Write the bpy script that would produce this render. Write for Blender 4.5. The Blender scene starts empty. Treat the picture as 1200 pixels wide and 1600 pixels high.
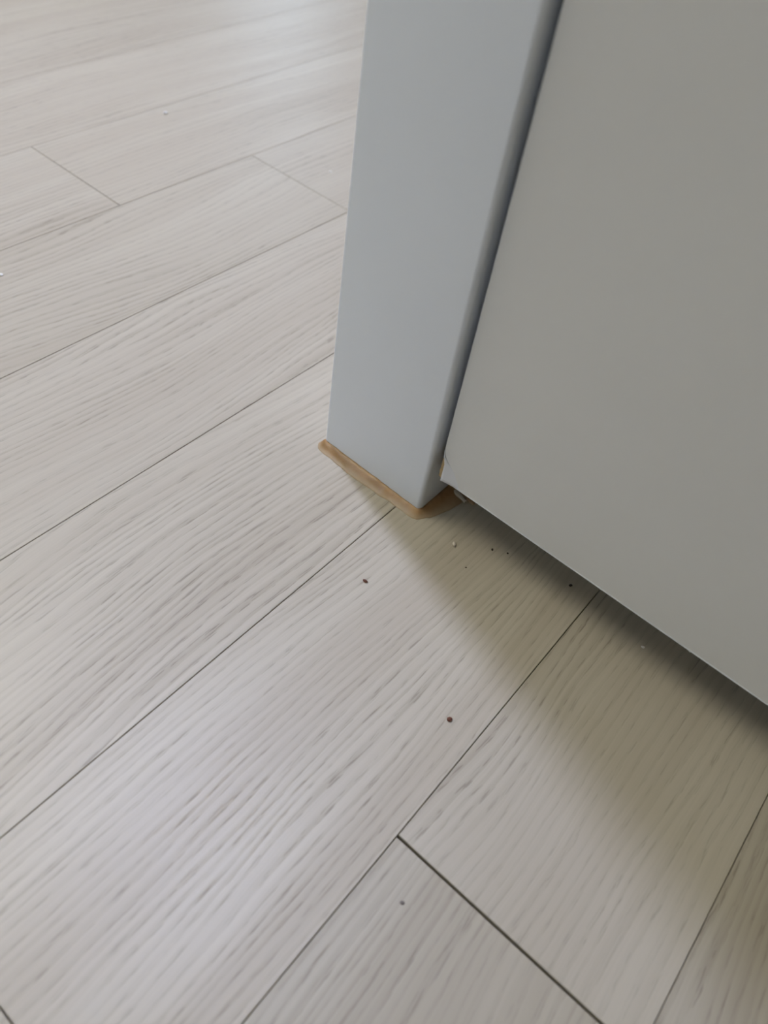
import bpy, bmesh, math, random
from mathutils import Matrix, Vector, noise

# ------------------------------------------------------------------ scale
W = 0.095                 # width of a floor board (m); everything is measured in it
CAM_H = 2.854677 * W

scene = bpy.context.scene
COL = scene.collection

# ------------------------------------------------------------------ camera
cam_data = bpy.data.cameras.new('camera')
cam_data.sensor_fit = 'VERTICAL'
cam_data.sensor_height = 36.0
cam_data.lens = 36.0 * 1199.8 / 1600.0
cam_data.clip_start = 0.01
cam_data.dof.use_dof = True
cam_data.dof.focus_distance = 0.335
cam_data.dof.aperture_fstop = 8.5
cam = bpy.data.objects.new('camera', cam_data)
COL.objects.link(cam)
R = ((0.7568247792192312, -0.5579155001482292, 0.3405092484120122),
     (0.6416915182790408, 0.5351583379448994, -0.5493974414727395),
     (0.12429098490438151, 0.6342994939477758, 0.7630307353240067))
cam.matrix_world = Matrix.Translation((0, 0, CAM_H)) @ Matrix(R).to_4x4()
scene.camera = cam

# ------------------------------------------------------------------ sky, windows' portals, exposure
world = bpy.data.worlds.new('overcast_sky')
scene.world = world
world.use_nodes = True
bg = world.node_tree.nodes['Background']
bg.inputs['Color'].default_value = (0.68, 0.86, 1.06, 1)
bg.inputs['Strength'].default_value = 6.6

scene.view_settings.view_transform = 'Standard'
scene.view_settings.look = 'None'
scene.view_settings.gamma = 1.0
scene.view_settings.use_curve_mapping = False
scene.view_settings.exposure = 0.0

# room bounds (m)
RX0, RX1, RY0, RY1, RZ = -3.4, 1.0, -1.5, 2.8, 2.4
# window openings: (x0, x1, z0, z1) in the far wall and an added one in the near wall
WIN_FAR = (-3.1, -2.5, 0.6, 1.7)
WIN_NEAR_FILL = (-1.6, -0.9, 1.2, 2.1)  # added opening, lets sky fill onto the door side


def portal(name, loc, rot, sx, sy):
    l = bpy.data.lights.new(name, 'AREA')
    l.shape = 'RECTANGLE'
    l.size, l.size_y = sx, sy
    l.cycles.is_portal = True
    o = bpy.data.objects.new(name, l)
    COL.objects.link(o)
    o.location = loc
    o.rotation_euler = rot
    return o


portal('window_portal', ((WIN_FAR[0] + WIN_FAR[1]) / 2, RY1 + 0.12, (WIN_FAR[2] + WIN_FAR[3]) / 2),
       (-math.pi / 2, 0, 0), WIN_FAR[1] - WIN_FAR[0], WIN_FAR[3] - WIN_FAR[2])
portal('window_portal', ((WIN_NEAR_FILL[0] + WIN_NEAR_FILL[1]) / 2, RY0 - 0.12, (WIN_NEAR_FILL[2] + WIN_NEAR_FILL[3]) / 2),
       (math.pi / 2, 0, 0), WIN_NEAR_FILL[1] - WIN_NEAR_FILL[0], WIN_NEAR_FILL[3] - WIN_NEAR_FILL[2])


# ------------------------------------------------------------------ node helpers
class NT:
    def __init__(self, name):
        self.m = bpy.data.materials.new(name)
        self.m.use_nodes = True
        self.t = self.m.node_tree
        self.b = self.t.nodes['Principled BSDF']

    def n(self, typ, **kw):
        nd = self.t.nodes.new(typ)
        for k, v in kw.items():
            if k.startswith('i_'):
                nd.inputs[k[2:].replace('_', ' ')].default_value = v
            else:
                setattr(nd, k, v)
        return nd

    def l(self, a, b):
        self.t.links.new(a, b)

    def math(self, op, a, b=None, c=None, clamp=False):
        nd = self.t.nodes.new('ShaderNodeMath')
        nd.operation = op
        nd.use_clamp = clamp
        for i, v in enumerate((a, b, c)):
            if v is None:
                continue
            if isinstance(v, (int, float)):
                nd.inputs[i].default_value = v
            else:
                self.l(v, nd.inputs[i])
        return nd.outputs[0]

    def mix(self, fac, a, b, blend='MIX'):
        nd = self.t.nodes.new('ShaderNodeMix')
        nd.data_type = 'RGBA'
        nd.blend_type = blend
        for sock, v in ((nd.inputs[0], fac), (nd.inputs[6], a), (nd.inputs[7], b)):
            if isinstance(v, (int, float)):
                sock.default_value = v
            elif isinstance(v, tuple):
                sock.default_value = (*v, 1)
            else:
                self.l(v, sock)
        return nd.outputs[2]

    def combine(self, x, y, z):
        nd = self.t.nodes.new('ShaderNodeCombineXYZ')
        for i, v in enumerate((x, y, z)):
            if isinstance(v, (int, float)):
                nd.inputs[i].default_value = v
            else:
                self.l(v, nd.inputs[i])
        return nd.outputs[0]

    def noise(self, vec, scale=1.0, detail=2.0, rough=0.5):
        nd = self.t.nodes.new('ShaderNodeTexNoise')
        nd.inputs['Scale'].default_value = scale
        nd.inputs['Detail'].default_value = detail
        nd.inputs['Roughness'].default_value = rough
        self.l(vec, nd.inputs['Vector'])
        return nd.outputs['Fac']

    def maprange(self, v, a, b, c=0.0, d=1.0, smooth=True):
        nd = self.t.nodes.new('ShaderNodeMapRange')
        nd.interpolation_type = 'SMOOTHSTEP' if smooth else 'LINEAR'
        self.l(v, nd.inputs[0])
        for i, x in enumerate((a, b, c, d)):
            nd.inputs[1 + i].default_value = x
        return nd.outputs[0]


def plain(name, col, rough=0.5, bump=0.0, bscale=900.0, var=0.03, spec=0.5, transmission=0.0):
    m = NT(name)
    tc = m.n('ShaderNodeTexCoord')
    nz = m.noise(tc.outputs['Object'], 9.0, 3.0)
    f = m.maprange(nz, 0.3, 0.7)
    dark = tuple(c * (1 - var) for c in col)
    light = tuple(min(1, c * (1 + var)) for c in col)
    m.l(m.mix(f, dark, light), m.b.inputs['Base Color'])
    m.b.inputs['Roughness'].default_value = rough
    m.b.inputs['Specular IOR Level'].default_value = spec
    m.b.inputs['Transmission Weight'].default_value = transmission
    if bump:
        fine = m.noise(tc.outputs['Object'], bscale, 2.0)
        bp = m.n('ShaderNodeBump')
        bp.inputs['Strength'].default_value = bump
        bp.inputs['Distance'].default_value = 0.0002
        m.l(fine, bp.inputs['Height'])
        m.l(bp.outputs['Normal'], m.b.inputs['Normal'])
    return m.m


def wood_material():
    m = NT('pale_oak')
    tc = m.n('ShaderNodeTexCoord')
    oi = m.n('ShaderNodeObjectInfo')
    sep = m.n('ShaderNodeSeparateXYZ')
    m.l(tc.outputs['Object'], sep.inputs[0])
    x, y = sep.outputs[0], sep.outputs[1]
    off = m.math('MULTIPLY', oi.outputs['Random'], 60.0)
    # slow sideways drift of the growth rings -> arches and swerves in the grain
    warp_v = m.combine(m.math('MULTIPLY', x, 9.0), m.math('MULTIPLY', y, 2.6), off)
    warp = m.math('SUBTRACT', m.noise(warp_v, 1.0, 1.5), 0.5)
    warp2_v = m.combine(m.math('MULTIPLY', x, 60.0), m.math('MULTIPLY', y, 22.0), off)
    warp2 = m.math('SUBTRACT', m.noise(warp2_v, 1.0, 1.0), 0.5)
    xs = m.math('ADD', x, m.math('ADD', m.math('MULTIPLY', warp, 0.055), m.math('MULTIPLY', warp2, 0.0022)))
    # growth rings: soft bands, and thin dark lines along their contours
    ring_v = m.combine(m.math('MULTIPLY', xs, 260.0), m.math('MULTIPLY', y, 2.2), off)
    ring = m.noise(ring_v, 1.0, 2.0, 0.5)
    soft = m.maprange(ring, 0.62, 0.38)
    ph_v = m.combine(m.math('MULTIPLY', xs, 70.0), m.math('MULTIPLY', y, 3.5), m.math('ADD', off, 3.0))
    phase = m.math('ADD', m.math('MULTIPLY', xs, 270.0), m.math('MULTIPLY', m.noise(ph_v, 1.0, 2.0), 3.2))
    saw = m.math('FRACT', phase)
    lines = m.math('MULTIPLY', m.maprange(saw, 0.25, 0.85), m.maprange(saw, 1.0, 0.88))
    broad_v = m.combine(m.math('MULTIPLY', xs, 46.0), m.math('MULTIPLY', y, 1.2), off)
    broad_f = m.maprange(m.noise(broad_v, 1.0, 2.0), 0.3, 0.7)
    # where in the board the grain shows strongly
    zone_v = m.combine(m.math('MULTIPLY', xs, 26.0), m.math('MULTIPLY', y, 5.0), m.math('ADD', off, 7.0))
    zone = m.maprange(m.noise(zone_v, 1.0, 2.0), 0.38, 0.66)
    # lines break up along their length
    dash_v = m.combine(m.math('MULTIPLY', xs, 270.0), m.math('MULTIPLY', y, 26.0), m.math('ADD', off, 11.0))
    dash = m.maprange(m.noise(dash_v, 1.0, 2.0), 0.38, 0.60)
    pore_v = m.combine(m.math('MULTIPLY', xs, 2000.0), m.math('MULTIPLY', y, 110.0), off)
    pore = m.maprange(m.noise(pore_v, 1.0, 1.0), 0.54, 0.64)
    fine_v = m.combine(m.math('MULTIPLY', xs, 1700.0), m.math('MULTIPLY', y, 14.0), off)
    fine = m.noise(fine_v, 1.0, 2.0)
    zs = m.math('ADD', m.math('MULTIPLY', zone, 0.6), 0.4)
    rd = m.math('MULTIPLY', lines, m.math('MULTIPLY', zs, m.math('ADD', m.math('MULTIPLY', dash, 0.5), 0.5)))
    sf = m.math('MULTIPLY', soft, zs)
    po = m.math('MULTIPLY', m.math('MULTIPLY', pore, m.maprange(saw, 0.45, 0.75)), m.math('MULTIPLY', m.math('ADD', m.math('MULTIPLY', dash, 0.6), 0.4), zs))
    c = m.mix(broad_f, WOOD_A, WOOD_B)
    c = m.mix(m.math('MULTIPLY', sf, 0.16), c, WOOD_RING)
    c = m.mix(m.math('MULTIPLY', rd, 0.46), c, WOOD_RING)
    c = m.mix(m.math('MULTIPLY', m.maprange(fine, 0.35, 0.65), 0.10), c, WOOD_RING)
    c = m.mix(m.math('MULTIPLY', po, 0.50), c, WOOD_PORE)
    c = m.mix(1.0, c, oi.outputs['Color'], 'MULTIPLY')      # each board's own tone
    m.l(c, m.b.inputs['Base Color'])
    m.l(m.math('ADD', m.math('MULTIPLY', rd, 0.06), WOOD_ROUGH), m.b.inputs['Roughness'])
    m.b.inputs['Specular IOR Level'].default_value = 0.5
    h = m.math('ADD', m.math('MULTIPLY', rd, -0.6), m.math('MULTIPLY', po, -1.0))
    bp = m.n('ShaderNodeBump')
    bp.inputs['Strength'].default_value = 0.35
    bp.inputs['Distance'].default_value = 0.00012
    m.l(h, bp.inputs['Height'])
    m.l(bp.outputs['Normal'], m.b.inputs['Normal'])
    return m.m


WOOD_A = (0.465, 0.415, 0.335)
WOOD_B = (0.515, 0.47, 0.385)
WOOD_RING = (0.31, 0.265, 0.202)
WOOD_PORE = (0.15, 0.12, 0.095)
WOOD_ROUGH = 0.40

M_WOOD = wood_material()
M_SUB = plain('dark_joint_filler', (0.07, 0.05, 0.04), 0.9)
M_WALL = plain('beige_wallpaper', (0.42, 0.385, 0.33), 0.85, 0.3, 500)
M_CEIL = plain('white_ceiling_paper', (0.80, 0.77, 0.71), 0.9)
M_JAMB = plain('cool_tinted_grey_film', (0.81, 0.87, 0.98), 0.40, 0.10, 2500, 0.01, 0.4)  # blue-grey film, made bluer in place of cool light
M_DOOR = plain('pale_warm_grey_film', (0.76, 0.775, 0.795), 0.45, 0.35, 2600, 0.015, 0.4)
M_FILM_LIT = plain('grey_film_light_tint', (0.76, 0.79, 0.86), 0.4, 0.1, 2000, 0.01)  # door film again, caught light put into a paler, bluer colour
M_CORE = plain('raw_fibreboard', (0.58, 0.43, 0.24), 0.95, 1.0, 1800, 0.25)
M_WINFRAME = plain('white_window_plastic', (0.8, 0.8, 0.8), 0.35)
M_METAL = plain('brushed_steel', (0.6, 0.6, 0.6), 0.3)
M_METAL.node_tree.nodes['Principled BSDF'].inputs['Metallic'].default_value = 1.0


def caulk_material():
    m = NT('tan_silicone')
    tc = m.n('ShaderNodeTexCoord')
    nz = m.noise(tc.outputs['Object'], 120.0, 3.0)
    f = m.maprange(nz, 0.35, 0.65)
    sp = m.n('ShaderNodeSeparateXYZ')
    m.l(tc.outputs['Object'], sp.inputs[0])
    thin = m.maprange(sp.outputs[2], 0.0026, 0.0003)
    thick_c = m.mix(f, (0.36, 0.215, 0.095), (0.46, 0.29, 0.145))
    m.l(m.mix(m.math('MULTIPLY', thin, 0.55), thick_c, (0.52, 0.42, 0.30)), m.b.inputs['Base Color'])
    m.b.inputs['Roughness'].default_value = 0.32
    m.b.inputs['Subsurface Weight'].default_value = 0.25
    m.b.inputs['Subsurface Radius'].default_value = (0.002, 0.0012, 0.0006)
    m.b.inputs['Subsurface Scale'].default_value = 1.0
    bp = m.n('ShaderNodeBump')
    bp.inputs['Strength'].default_value = 0.4
    bp.inputs['Distance'].default_value = 0.0004
    m.l(m.noise(tc.outputs['Object'], 500.0, 3.0), bp.inputs['Height'])
    m.l(bp.outputs['Normal'], m.b.inputs['Normal'])
    return m.m


M_CAULK = caulk_material()


def glass_material():
    m = NT('window_glass')
    t = m.t
    tr = t.nodes.new('ShaderNodeBsdfTransparent')
    gl = t.nodes.new('ShaderNodeBsdfGlossy')
    gl.inputs['Roughness'].default_value = 0.02
    mx = t.nodes.new('ShaderNodeMixShader')
    mx.inputs[0].default_value = 0.07
    m.l(tr.outputs[0], mx.inputs[1])
    m.l(gl.outputs[0], mx.inputs[2])
    m.l(mx.outputs[0], t.nodes['Material Output'].inputs['Surface'])
    return m.m


M_GLASS = glass_material()


# ------------------------------------------------------------------ mesh helpers
def obj(name, bm, mat, parent=None, smooth=False):
    me = bpy.data.meshes.new(name)
    bmesh.ops.recalc_face_normals(bm, faces=bm.faces)
    bm.to_mesh(me)
    bm.free()
    if smooth:
        for p in me.polygons:
            p.use_smooth = True
    me.materials.append(mat)
    o = bpy.data.objects.new(name, me)
    COL.objects.link(o)
    if parent:
        o.parent = parent
    return o


def empty(name, loc=(0, 0, 0)):
    o = bpy.data.objects.new(name, None)
    COL.objects.link(o)
    o.location = loc
    o.empty_display_size = 0.05
    return o


def tag(o, label, cat, kind=None, group=None):
    o['label'] = label
    o['category'] = cat
    if kind:
        o['kind'] = kind
    if group:
        o['group'] = group
    return o


def add_box(bm, x0, x1, y0, y1, z0, z1):
    vs = [bm.verts.new((x, y, z)) for z in (z0, z1) for y in (y0, y1) for x in (x0, x1)]
    for f in ((0, 2, 3, 1), (4, 5, 7, 6), (0, 1, 5, 4), (2, 6, 7, 3), (0, 4, 6, 2), (1, 3, 7, 5)):
        bm.faces.new([vs[i] for i in f])
    return vs


def box_bm(*a):
    bm = bmesh.new()
    add_box(bm, *a)
    return bm


def prism(profile, z0, z1):
    """closed xy outline extruded from z0 to z1"""
    bm = bmesh.new()
    lo = [bm.verts.new((x, y, z0)) for x, y in profile]
    hi = [bm.verts.new((x, y, z1)) for x, y in profile]
    n = len(profile)
    bm.faces.new(lo[::-1])
    bm.faces.new(hi)
    for i in range(n):
        bm.faces.new((lo[i], lo[(i + 1) % n], hi[(i + 1) % n], hi[i]))
    return bm


def arc(cx, cy, r, a0, a1, n=8):
    return [(cx + r * math.cos(a0 + (a1 - a0) * i / n), cy + r * math.sin(a0 + (a1 - a0) * i / n)) for i in range(n + 1)]


# ------------------------------------------------------------------ floor: screed + single boards
floor = tag(obj('floor', box_bm(RX0, RX1, RY0, RY1, -0.03, -0.0075), M_SUB),
            'pale oak laminate floor of long narrow boards with thin dark joints', 'floor', 'structure')


def board_faces(bm, x0, x1, y0, y1, ox=0.0, oy=0.0):
    b = 0.0002
    rings = []
    for z, ins in ((-0.0075, 0), (-b, 0), (0, b)):
        rings.append([bm.verts.new((x - ox, y - oy, z)) for x, y in
                      ((x0 + ins, y0 + ins), (x1 - ins, y0 + ins), (x1 - ins, y1 - ins), (x0 + ins, y1 - ins))])
    for a, c in zip(rings, rings[1:]):
        for i in range(4):
            bm.faces.new((a[i], a[(i + 1) % 4], c[(i + 1) % 4], c[i]))
    bm.faces.new(rings[-1])
    bm.faces.new(rings[0][::-1])


random.seed(11)
LEN = 8.42 * W
C0 = -0.439928 / 0.350302
ENDS = {-7: 0.2, -6: 1.5, -5: 0.9, -4: 2.804, -3: 4.008, -2: 5.46, -1: 6.2, 0: -0.27, 1: 0.930, 2: 4.2}
# tones of the boards nearest the camera: (row, whether the far one of two)
TONE = {(1, True): 0.95, (1, False): 0.885, (2, True): 0.87, (2, False): 0.87, (0, True): 0.99, (0, False): 0.92, (-1, True): 1.0, (-2, True): 1.0}
far_bm = bmesh.new()
for k in range(-38, 14):
    x0, x1 = (C0 + k) * W, (C0 + k + 1) * W
    e = ENDS.get(k, random.uniform(0, 8.42)) * W
    x0, x1 = max(x0, RX0), min(x1, RX1)
    if x1 - x0 < 0.01:
        continue
    y = e - LEN * math.ceil((e - RY0) / LEN)
    while y < RY1:
        a, b = max(y, RY0), min(y + LEN, RY1)
        y += LEN
        if b - a < 0.01:
            continue
        g = 0.0005 if k == 1 else 0.00022
        q = (x0 + 0.00017, x1 - 0.00017, a + g, b - g)
        if k >= -24:
            bm = bmesh.new()
            cx, cy = (x0 + x1) / 2, (a + b) / 2
            board_faces(bm, *q, cx, cy)
            o = obj('plank', bm, M_WOOD, floor)
            o.location = (cx, cy, 0)
            t = TONE.get((k, a > 0.0 or b > 0.5), random.uniform(0.98, 1.015))
            o.color = (t, t, t * random.uniform(0.985, 1.0), 1)
        else:                     # out of sight, beyond the boards that show
            board_faces(far_bm, *q)
fb = obj('far_planks', far_bm, M_WOOD, floor)
fb['kind'] = 'stuff'

# ------------------------------------------------------------------ door frame numbers (m)
JX0, JX1, JY = -1.775 * W, -1.148 * W, 2.168 * W
JR = 0.022 * W
DX0, DY, DZ0 = -1.1175 * W, 2.204 * W, 0.278 * W
DOOR_W, DOOR_TOP, DOOR_T = 0.80, 2.085, 0.036
DX1 = DX0 + DOOR_W
KX0 = DX1 + 0.0012
KX1 = KX0 + (JX1 - JX0)
FRAME_DEPTH = 0.11
WALL_Y = JY + 0.010       # the wall stands a little behind the frame's face


# ------------------------------------------------------------------ room shell
def wall_with_hole(name, axis, p0, p1, a0, a1, hole, label):
    """axis 'x': a wall between x=p0..p1 running along y from a0 to a1"""
    bm = bmesh.new()
    h0, h1, z0, z1 = hole
    for (b0, b1, c0, c1) in ((a0, h0, 0, RZ), (h1, a1, 0, RZ), (h0, h1, 0, z0), (h0, h1, z1, RZ)):
        if axis == 'x':
            add_box(bm, p0, p1, b0, b1, c0, c1)
        else:
            add_box(bm, b0, b1, p0, p1, c0, c1)
    return tag(obj(name, bm, M_WALL), label, 'wall', 'structure')


wall_with_hole('wall_far', 'y', RY1, RY1 + 0.15, RX0, RX1, WIN_FAR,
               'beige papered wall with the narrow window at the far end')
tag(obj('wall_left', box_bm(RX0 - 0.15, RX0, RY0, RY1, 0, RZ), M_WALL), 'plain beige papered wall on the left', 'wall', 'structure')
wall_with_hole('wall_near', 'y', RY0 - 0.15, RY0, RX0, RX1, WIN_NEAR_FILL,
               'beige papered wall with the added fill window')
tag(obj('wall_right', box_bm(RX1, RX1 + 0.15, RY0, RY1, 0, RZ), M_WALL), 'beige papered wall right of the door', 'wall', 'structure')
tag(obj('ceiling', box_bm(RX0 - 0.15, RX1 + 0.15, RY0 - 0.15, RY1 + 0.15, RZ, RZ + 0.1), M_CEIL), 'white papered ceiling above the whole room', 'ceiling', 'structure')
# partition that runs back from the frame, and the wall over and right of the door
pw = bmesh.new()
add_box(pw, JX0 + 0.004, JX1 - 0.006, JY + FRAME_DEPTH, RY1, 0, RZ)
tag(obj('wall_partition', pw, M_WALL), 'beige partition running back behind the grey door frame', 'wall', 'structure')
dw = bmesh.new()
add_box(dw, JX0 + 0.004, KX1 - 0.004, WALL_Y, WALL_Y + 0.09, DOOR_TOP + 0.07, RZ)
add_box(dw, KX1, RX1, WALL_Y, WALL_Y + 0.09, 0, RZ)
tag(obj('wall_door', dw, M_WALL), 'beige wall over and right of the grey door', 'wall', 'structure')


def window(name, axis, hole, p, label):
    h0, h1, z0, z1 = hole
    root = tag(empty(name, (p, (h0 + h1) / 2, z0) if axis == 'x' else ((h0 + h1) / 2, p, z0)), label, 'window', 'structure')
    inv = Matrix.Translation(-Vector(root.location))
    fr = bmesh.new()
    t = 0.04

    def bx(bm, b0, b1, c0, c1, d):
        if axis == 'x':
            add_box(bm, p - d, p + d, b0, b1, c0, c1)
        else:
            add_box(bm, b0, b1, p - d, p + d, c0, c1)
    bx(fr, h0, h1, z0, z0 + t, 0.03)
    bx(fr, h0, h1, z1 - t, z1, 0.03)
    bx(fr, h0, h0 + t, z0 + t, z1 - t, 0.03)
    bx(fr, h1 - t, h1, z0 + t, z1 - t, 0.03)
    fr.transform(inv)
    obj('window_frame', fr, M_WINFRAME, root)
    gl = bmesh.new()
    bx(gl, h0 + t, h1 - t, z0 + t, z1 - t, 0.003)
    gl.transform(inv)
    obj('pane', gl, M_GLASS, root)


window('window_1', 'y', WIN_FAR, RY1 + 0.06, 'narrow white window in the far wall')
window('window_fill', 'y', WIN_NEAR_FILL, RY0 - 0.06, 'added white window in the near wall, unseen, for fill light')

# ------------------------------------------------------------------ door frame (two posts and a head)
frame = tag(empty('trim_1', (JX0, JY, 0)),
            'pale blue-grey door frame post, made bluer for cool light, with rounded corner and caulked foot', 'door frame', 'structure')
FI = Matrix.Translation(-Vector(frame.location))
STOP_Y = DY + DOOR_T + 0.002
prof = ([(JX0, JY + FRAME_DEPTH)] + arc(JX0 + 0.001, JY + 0.001, 0.001, math.pi, 1.5 * math.pi, 4)
        + arc(JX1 - JR, JY + JR, JR, -math.pi / 2, 0, 10)
        + [(JX1, STOP_Y), (JX1 + 0.012, STOP_Y), (JX1 + 0.012, JY + FRAME_DEPTH)])
bm = prism(prof, 0.0, DOOR_TOP + 0.065)
bm.transform(FI)
jamb = obj('jamb', bm, M_JAMB, frame)
prof = ([(KX1, JY + FRAME_DEPTH), (KX0 - 0.012, JY + FRAME_DEPTH), (KX0 - 0.012, STOP_Y), (KX0, STOP_Y)]
        + arc(KX0 + JR, JY + JR, JR, math.pi, 1.5 * math.pi, 10)
        + arc(KX1 - 0.001, JY + 0.001, 0.001, -math.pi / 2, 0, 4))
bm = prism(prof, 0.0, DOOR_TOP + 0.065)
bm.transform(FI)
obj('jamb', bm, M_JAMB, frame)
bm = bmesh.new()
add_box(bm, JX1, KX0, JY, STOP_Y, DOOR_TOP + 0.004, DOOR_TOP + 0.065)
add_box(bm, JX1, KX0, STOP_Y, JY + FRAME_DEPTH, DOOR_TOP - 0.008, DOOR_TOP + 0.065)
bm.transform(FI)
obj('head_jamb', bm, M_JAMB, frame)
for o in frame.children:
    for p in o.data.polygons:
        p.use_smooth = abs(p.normal.z) < 0.5 and len(p.vertices) == 4
    o.data.set_sharp_from_angle(angle=math.radians(35))

# ------------------------------------------------------------------ door
door = tag(empty('door_1', (DX0, DY, DZ0)),
           'closed warm-grey film-wrapped door with a chipped lower left corner', 'door', 'structure')
# local coordinates from here: x along the door, y into it, z up from the bottom edge
H = DOOR_TOP - DZ0
bm = bmesh.new()
# front outline: the film has burst off the lower 12 mm of the left edge
CH = 0.0105
outline = [(0.0000, CH + 0.010), (0.0003, CH + 0.004), (0.0010, CH), (0.0022, CH * 0.62), (0.0026, CH * 0.25), (0.0028, 0.0003),
           (0.0045, 0.0), (DOOR_W, 0.0), (DOOR_W, H), (0.0, H)]
fr = [bm.verts.new((x, 0, z)) for x, z in outline]
bk = [bm.verts.new((x, DOOR_T, z)) for x, z in outline]
bm.faces.new(fr)
bm.faces.new(bk[::-1])
for i in range(len(fr)):
    bm.faces.new((fr[i], bk[i], bk[(i + 1) % len(fr)], fr[(i + 1) % len(fr)]))
panel = obj('door_panel', bm, M_DOOR, door)
bv = panel.modifiers.new('edge', 'BEVEL')
bv.width = 0.0004
bv.segments = 2
bv.limit_method = 'ANGLE'
# raw board showing where the film is gone
bm = bmesh.new()
rows = 9
grid = []
for i in range(rows):
    t = i / (rows - 1)
    z = CH * 1.25 * t + 0.0001
    xl = 0.0001 + 0.0004 * t ** 3 + 0.00015 * math.sin(i * 2.7)
    xr = 0.0034
    grid.append([bm.verts.new((xl, 0.0006 + 0.0002 * math.sin(i * 1.9), z)), bm.verts.new((0.0014, 0.0001 + 0.00015 * math.sin(i * 3.1), z)),
                 bm.verts.new((xr, 0.0003, z)), bm.verts.new((xr, 0.030, z)), bm.verts.new((xl, 0.030, z))])
for a, b in zip(grid, grid[1:]):
    for j in range(5):
        bm.faces.new((a[j], a[(j + 1) % 5], b[(j + 1) % 5], b[j]))
bm.faces.new(grid[0][::-1])
bm.faces.new(grid[-1])
core = obj('fibreboard_core', bm, M_CORE, door)
core['label'] = 'raw tan fibreboard showing through the chipped corner'
# film curling off the corner
bm = bmesh.new()
N = 10
fg = []
for i in range(N + 1):
    u = i / N
    row = []
    for j in range(N + 1):
        v = j / N
        z = -0.0001 + v * 0.0165 * (1 - 0.25 * u)
        x0 = 0.0025 - 0.0004 * v if v < 0.6 else 0.00226 - 0.0020 * ((v - 0.6) / 0.4)
        xw = 0.0115 * (1 - v) ** 0.8 + 0.0004
        lift = 0.0013 * (1 - u) ** 2 * (1 - v) ** 0.5
        row.append(bm.verts.new((x0 + xw * u, 0.00006 - lift - 0.00012 * (1 - u), z)))
    fg.append(row)
for i in range(N):
    for j in range(N):
        bm.faces.new((fg[i][j], fg[i + 1][j], fg[i + 1][j + 1], fg[i][j + 1]))
flap = obj('loose_film', bm, M_FILM_LIT, door, True)
flap['label'] = 'film lifting off the door corner, caught light painted in its paler blue-grey'
sd = flap.modifiers.new('thick', 'SOLIDIFY')
sd.thickness = 0.00016
sd.offset = -1
# cut edge of the film along the door bottom, its highlight painted pale
bm = box_bm(0.0045, DOOR_W, -0.00018, 0.0004, -0.0002, 0.00025)
lip = obj('film_edge', bm, M_FILM_LIT, door)
lip['label'] = 'cut edge of the film along the door bottom with a painted pale highlight'
# lever handle on the free side, with its rose
lever = bmesh.new()
bmesh.ops.create_cone(lever, cap_ends=True, segments=32, radius1=0.026, radius2=0.026, depth=0.008,
                      matrix=Matrix.Translation((DOOR_W - 0.06, -0.004, 0.97)) @ Matrix.Rotation(math.pi / 2, 4, 'X'))
bmesh.ops.create_cone(lever, cap_ends=True, segments=20, radius1=0.010, radius2=0.010, depth=0.045,
                      matrix=Matrix.Translation((DOOR_W - 0.06, -0.030, 0.97)) @ Matrix.Rotation(math.pi / 2, 4, 'X'))
add_box(lever, DOOR_W - 0.175, DOOR_W - 0.05, -0.058, -0.046, 0.961, 0.979)
obj('handle', lever, M_METAL, door)

# ------------------------------------------------------------------ silicone bead round the foot of the post
path = []          # (x, y, outward nx, ny)
yb = JY + 0.006
path += [(JX0, yb - 0.006 * i / 4 * 0.85, -1.0, 0.0) for i in range(5)]
for i in range(1, 7):
    a = math.pi + (math.pi / 2) * i / 7
    path.append((JX0 + 0.001 + 0.001 * math.cos(a), JY + 0.001 + 0.001 * math.sin(a), math.cos(a), math.sin(a)))
n = 36
for i in range(n + 1):
    path.append((JX0 + 0.001 + (JX1 - JR - JX0 - 0.001) * i / n, JY, 0.0, -1.0))
for i in range(1, 8):
    a = -math.pi / 2 + (math.pi / 2) * i / 8
    path.append((JX1 - JR + JR * math.cos(a), JY + JR + JR * math.sin(a), math.cos(a), math.sin(a)))
for i in range(13):
    path.append((JX1, JY + JR + 0.030 * i / 12, 1.0, 0.0))
bm = bmesh.new()
SEG = 9
rings = []
L = len(path)
for i, (x, y, nx, ny) in enumerate(path):
    right = max(0.0, (i - (L - 14)) / 13.0) if i > L - 14 else 0.0
    mid = max(0.0, min(1.0, (i - 11) / 36.0))
    out = (0.0040 + 0.0012 * math.sin(math.pi * min(1, mid * 1.1)) + 0.0006 * noise.noise((i * 0.35, 1.7, 0)))
    hgt = (0.0044 - 0.0016 * mid + 0.0004 * noise.noise((i * 0.3, 5.1, 0)))
    if right > 0:
        out = 0.0040 + 0.0065 * math.sin(math.pi * min(1.0, right * 0.62 + 0.02)) + 0.0006 * noise.noise((i * 0.6, 9, 0))
        hgt = 0.0026
    if i < 5:
        out *= 0.55 + 0.45 * i / 5
        hgt *= 0.6 + 0.4 * i / 5
    ring = []
    for s in range(SEG):
        t = s / (SEG - 1)
        # rounded fillet: high at the post, thin feathered lip at the floor
        d = out * t
        z = hgt * ((1 - t) ** 1.35) * (1 + 0.35 * math.sin(math.pi * t)) + 0.00025 * (1 - t ** 6)
        z += 0.00016 * 0.5 * noise.noise((x * 500 + d * 300, y * 500, t * 2)) * math.sin(math.pi * t)
        ring.append(bm.verts.new((x + nx * d, y + ny * d, max(0.00002, z))))
    ring.append(bm.verts.new((x + nx * out, y + ny * out, 0.0)))
    ring.append(bm.verts.new((x + nx * 0.0001, y + ny * 0.0001, 0.0)))
    rings.append(ring)
for a, b in zip(rings, rings[1:]):
    m_ = len(a)
    for j in range(m_):
        bm.faces.new((a[j], a[(j + 1) % m_], b[(j + 1) % m_], b[j]))
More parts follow.
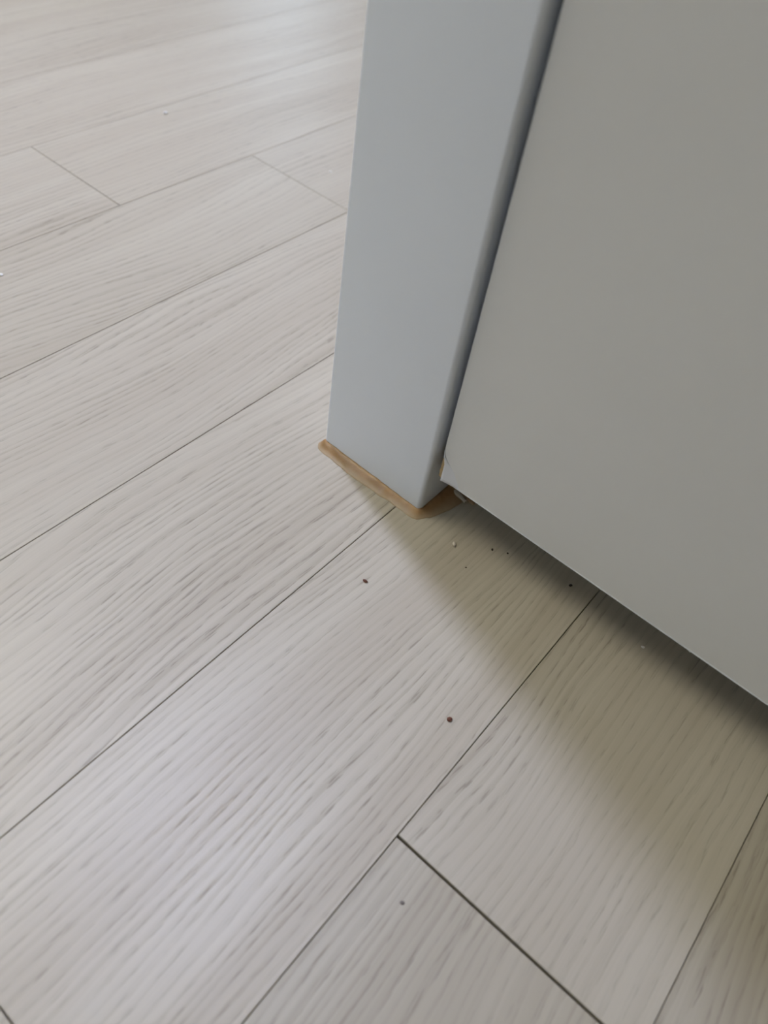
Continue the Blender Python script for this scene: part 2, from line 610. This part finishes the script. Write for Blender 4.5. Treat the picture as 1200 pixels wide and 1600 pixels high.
bm.faces.new(rings[0])
bm.faces.new(rings[-1][::-1])
bead = obj('caulk_bead', bm, M_CAULK, None, True)
tag(bead, 'uneven tan silicone caulk bead around the foot of the grey frame post', 'caulk')

# ------------------------------------------------------------------ ceiling downlight and added fill panel
SPOT_STRENGTH = 1370.0
FILL_STRENGTH = 15.2


def lamp_material(name, strength, col):
    m = NT(name)
    m.b.inputs['Base Color'].default_value = (0.9, 0.9, 0.9, 1)
    m.b.inputs['Emission Color'].default_value = (*col, 1)
    m.b.inputs['Emission Strength'].default_value = strength
    return m.m


# small spot in an added beam-narrowing tube beyond the frame post: throws the post's long shadow and its own gleam on the floor
spot = tag(empty('downlight', (-0.69, 0.372, RZ - 0.004)), 'small round cool-white tube downlight under the ceiling beyond the door frame', 'lamp')
bm = bmesh.new()
RB, RT, DEP = 0.053, 0.060, 0.15
rg = []
for r, z in ((RB, -0.001), (RB, -DEP), (RT, -DEP), (RT, -0.001)):
    rg.append([bm.verts.new((r * math.cos(2 * math.pi * i / 40), r * math.sin(2 * math.pi * i / 40), z)) for i in range(40)])
for a, b in zip(rg, rg[1:] + rg[:1]):
    for i in range(40):
        bm.faces.new((a[i], a[(i + 1) % 40], b[(i + 1) % 40], b[i]))
M_BAFFLE = plain('black_lamp_baffle', (0.03, 0.03, 0.03), 0.8)
obj('beam_tube', bm, M_BAFFLE, spot)
bm = bmesh.new()
bmesh.ops.create_circle(bm, cap_ends=True, segments=40, radius=0.0515, matrix=Matrix.Translation((0, 0, -0.004)))
obj('diffuser', bm, lamp_material('lit_cool_diffuser', SPOT_STRENGTH, (0.87, 0.975, 1.43)), spot)
spot.rotation_mode = 'QUATERNION'      # tilted towards the floor beside the frame post
spot.rotation_quaternion = Vector((-0.56 + 0.69, 0.29 - 0.372, -RZ)).to_track_quat('-Z', 'Y')
# added unseen panel, warm ambient fill for the near side
lamp = tag(empty('fill_panel', (-1.6, -0.38, RZ)), 'added warm fill panel under the ceiling, unseen, on the near side of the room', 'lamp')
PX, PY = 0.30, 0.60
obj('fill_base', box_bm(-PX - 0.02, PX + 0.02, -PY - 0.02, PY + 0.02, -0.03, 0.0), M_WINFRAME, lamp)
bm = bmesh.new()
vs = add_box(bm, -PX, PX, -PY, PY, -0.05, -0.0301)
for v in vs:
    if v.co.z < -0.04:
        v.co.x *= 0.95
        v.co.y *= 0.97
obj('fill_diffuser', bm, lamp_material('warm_fill_diffuser', FILL_STRENGTH, (1.0, 0.96, 0.80)), lamp)


# ------------------------------------------------------------------ crumbs and chips on the floor
def px_floor(u, v):
    """point of the floor seen at photo pixel (u, v)"""
    d = Matrix(R) @ Vector(((u - 600) / 1199.8, -(v - 800) / 1199.8, -1))
    s = CAM_H / -d.z
    return d.x * s, d.y * s


def crumb(name, u, v, size, mat, label, cat, squash=(1, 0.7, 0.5), rot=0.0, seed=0, group=None):
    bm = bmesh.new()
    bmesh.ops.create_icosphere(bm, subdivisions=2, radius=1.0)
    for q in bm.verts:
        k = 1 + 0.35 * noise.noise(q.co * 1.3 + Vector((seed * 3.1, seed * 1.7, 0)))
        q.co = Vector((q.co.x * squash[0], q.co.y * squash[1], q.co.z * squash[2])) * k * size / 2
    zmin = min(q.co.z for q in bm.verts)
    for q in bm.verts:
        q.co.z -= zmin
    o = obj(name, bm, mat, None)
    x, y = px_floor(u, v)
    o.location = (x, y, 0.0)
    o.rotation_euler = (0, 0, rot)
    return tag(o, label, cat, None, group)


M_BROWN = plain('brown_wood_chip', (0.13, 0.045, 0.025), 0.7, 0.5, 3000, 0.3)
M_DARK = plain('dark_dirt', (0.035, 0.02, 0.015), 0.8)
M_WHITE = plain('white_grit', (0.80, 0.79, 0.76), 0.4)
M_CLEAR = plain('translucent_glue', (0.62, 0.56, 0.48), 0.15, 0, 900, 0.05, 0.6)
M_GREY = plain('grey_dirt', (0.16, 0.14, 0.13), 0.8)
crumb('wood_chip', 570.5, 909, 0.0023, M_BROWN, 'dark brown pointed wood chip on the sunlit board below the post', 'wood chip', (1, 0.6, 0.5), 0.1, 1)
crumb('wood_chip', 702, 1125, 0.0021, M_BROWN, 'round reddish-brown wood chip beside the shadow edge near the middle joint', 'wood chip', (1, 0.9, 0.6), 0.9, 2)
crumb('dirt_speck', 769, 859.5, 0.0014, M_DARK, 'dark speck in the door shadow, larger of the pair near the post', 'dirt speck', (1, 0.7, 0.5), 2.0, 3)
crumb('dirt_speck', 793, 865, 0.0009, M_DARK, 'tiny dark speck just right of the larger speck near the post', 'dirt speck', (1, 0.9, 0.6), 0.0, 4)
crumb('dirt_speck', 891, 915.5, 0.0016, M_DARK, 'dark speck in the deep shadow left of the joint under the door', 'dirt speck', (1, 0.7, 0.6), 1.0, 5)
crumb('dirt_speck', 728, 887, 0.0008, M_DARK, 'smallest dark speck, in the shadow below the glue crumb', 'dirt speck', (1, 0.9, 0.6), 0.5, 6)
crumb('dirt_speck', 628.5, 1411, 0.0016, M_GREY, 'small grey speck on the board at the bottom end joint', 'dirt speck', (1, 0.8, 0.35), 0.5, 7)
crumb('glue_crumb', 709, 851.5, 0.0027, M_CLEAR, 'pale translucent glue crumb in the shadow right of the post foot', 'crumb', (1, 0.6, 0.5), -0.7, 8)
crumb('grit_grain', 1004, 1012, 0.0017, M_WHITE, 'white grit grain in the dark strip under the door, left of two', 'grit', (1, 0.7, 0.6), 0.3, 9)
crumb('grit_grain', 1077.5, 1018, 0.0015, M_WHITE, 'white grit grain in the dark strip under the door, right of two', 'grit', (1, 0.9, 0.7), 0.0, 10)
crumb('grit_grain', 259, 178, 0.0035, M_WHITE, 'bright white grit grain on the far boards at upper left', 'grit', (1, 0.6, 0.5), 0.4, 11)
crumb('grit_grain', 516, 269, 0.0022, M_WHITE, 'faint white grit grain on the far board close to the post', 'grit', (1, 0.7, 0.4), 0.2, 12)
crumb('grit_grain', 2, 430, 0.0026, M_WHITE, 'white grit grain at the left edge of the photo', 'grit', (1, 0.7, 0.4), 0.2, 13)

# torn curl of film and a lump of old caulk lying under the door's corner
bm = bmesh.new()
rows = []
for i in range(11):
    t = i / 10
    r = 0.0011 + 0.0003 * math.sin(t * 5)
    row = []
    for j in range(8):
        a = -0.5 + 3.6 * j / 7
        row.append(bm.verts.new((0.0085 * (t - 0.5), r * math.cos(a), r + 0.0001 + r * math.sin(a) * 0.95)))
    rows.append(row)
for a, b in zip(rows, rows[1:]):
    for j in range(7):
        bm.faces.new((a[j], a[j + 1], b[j + 1], b[j]))
zmin = min(v.co.z for v in bm.verts)
for v in bm.verts:
    v.co.z -= zmin - 0.0001
scrap = obj('film_scrap', bm, M_WHITE, None, True)
sd = scrap.modifiers.new('thick', 'SOLIDIFY')
sd.thickness = 0.00015
sd.offset = 1
x, y = px_floor(717, 777)
scrap.location = (x, y, 0.0)
scrap.rotation_euler = (0, 0, -0.12)
tag(scrap, 'curled whitish scrap of torn film under the chipped door corner', 'scrap')
crumb('caulk_lump', 735, 784, 0.0062, M_CAULK, 'small yellowish lump of old caulk under the door beside the film scrap', 'caulk', (1, 0.45, 0.3), -0.25, 21)
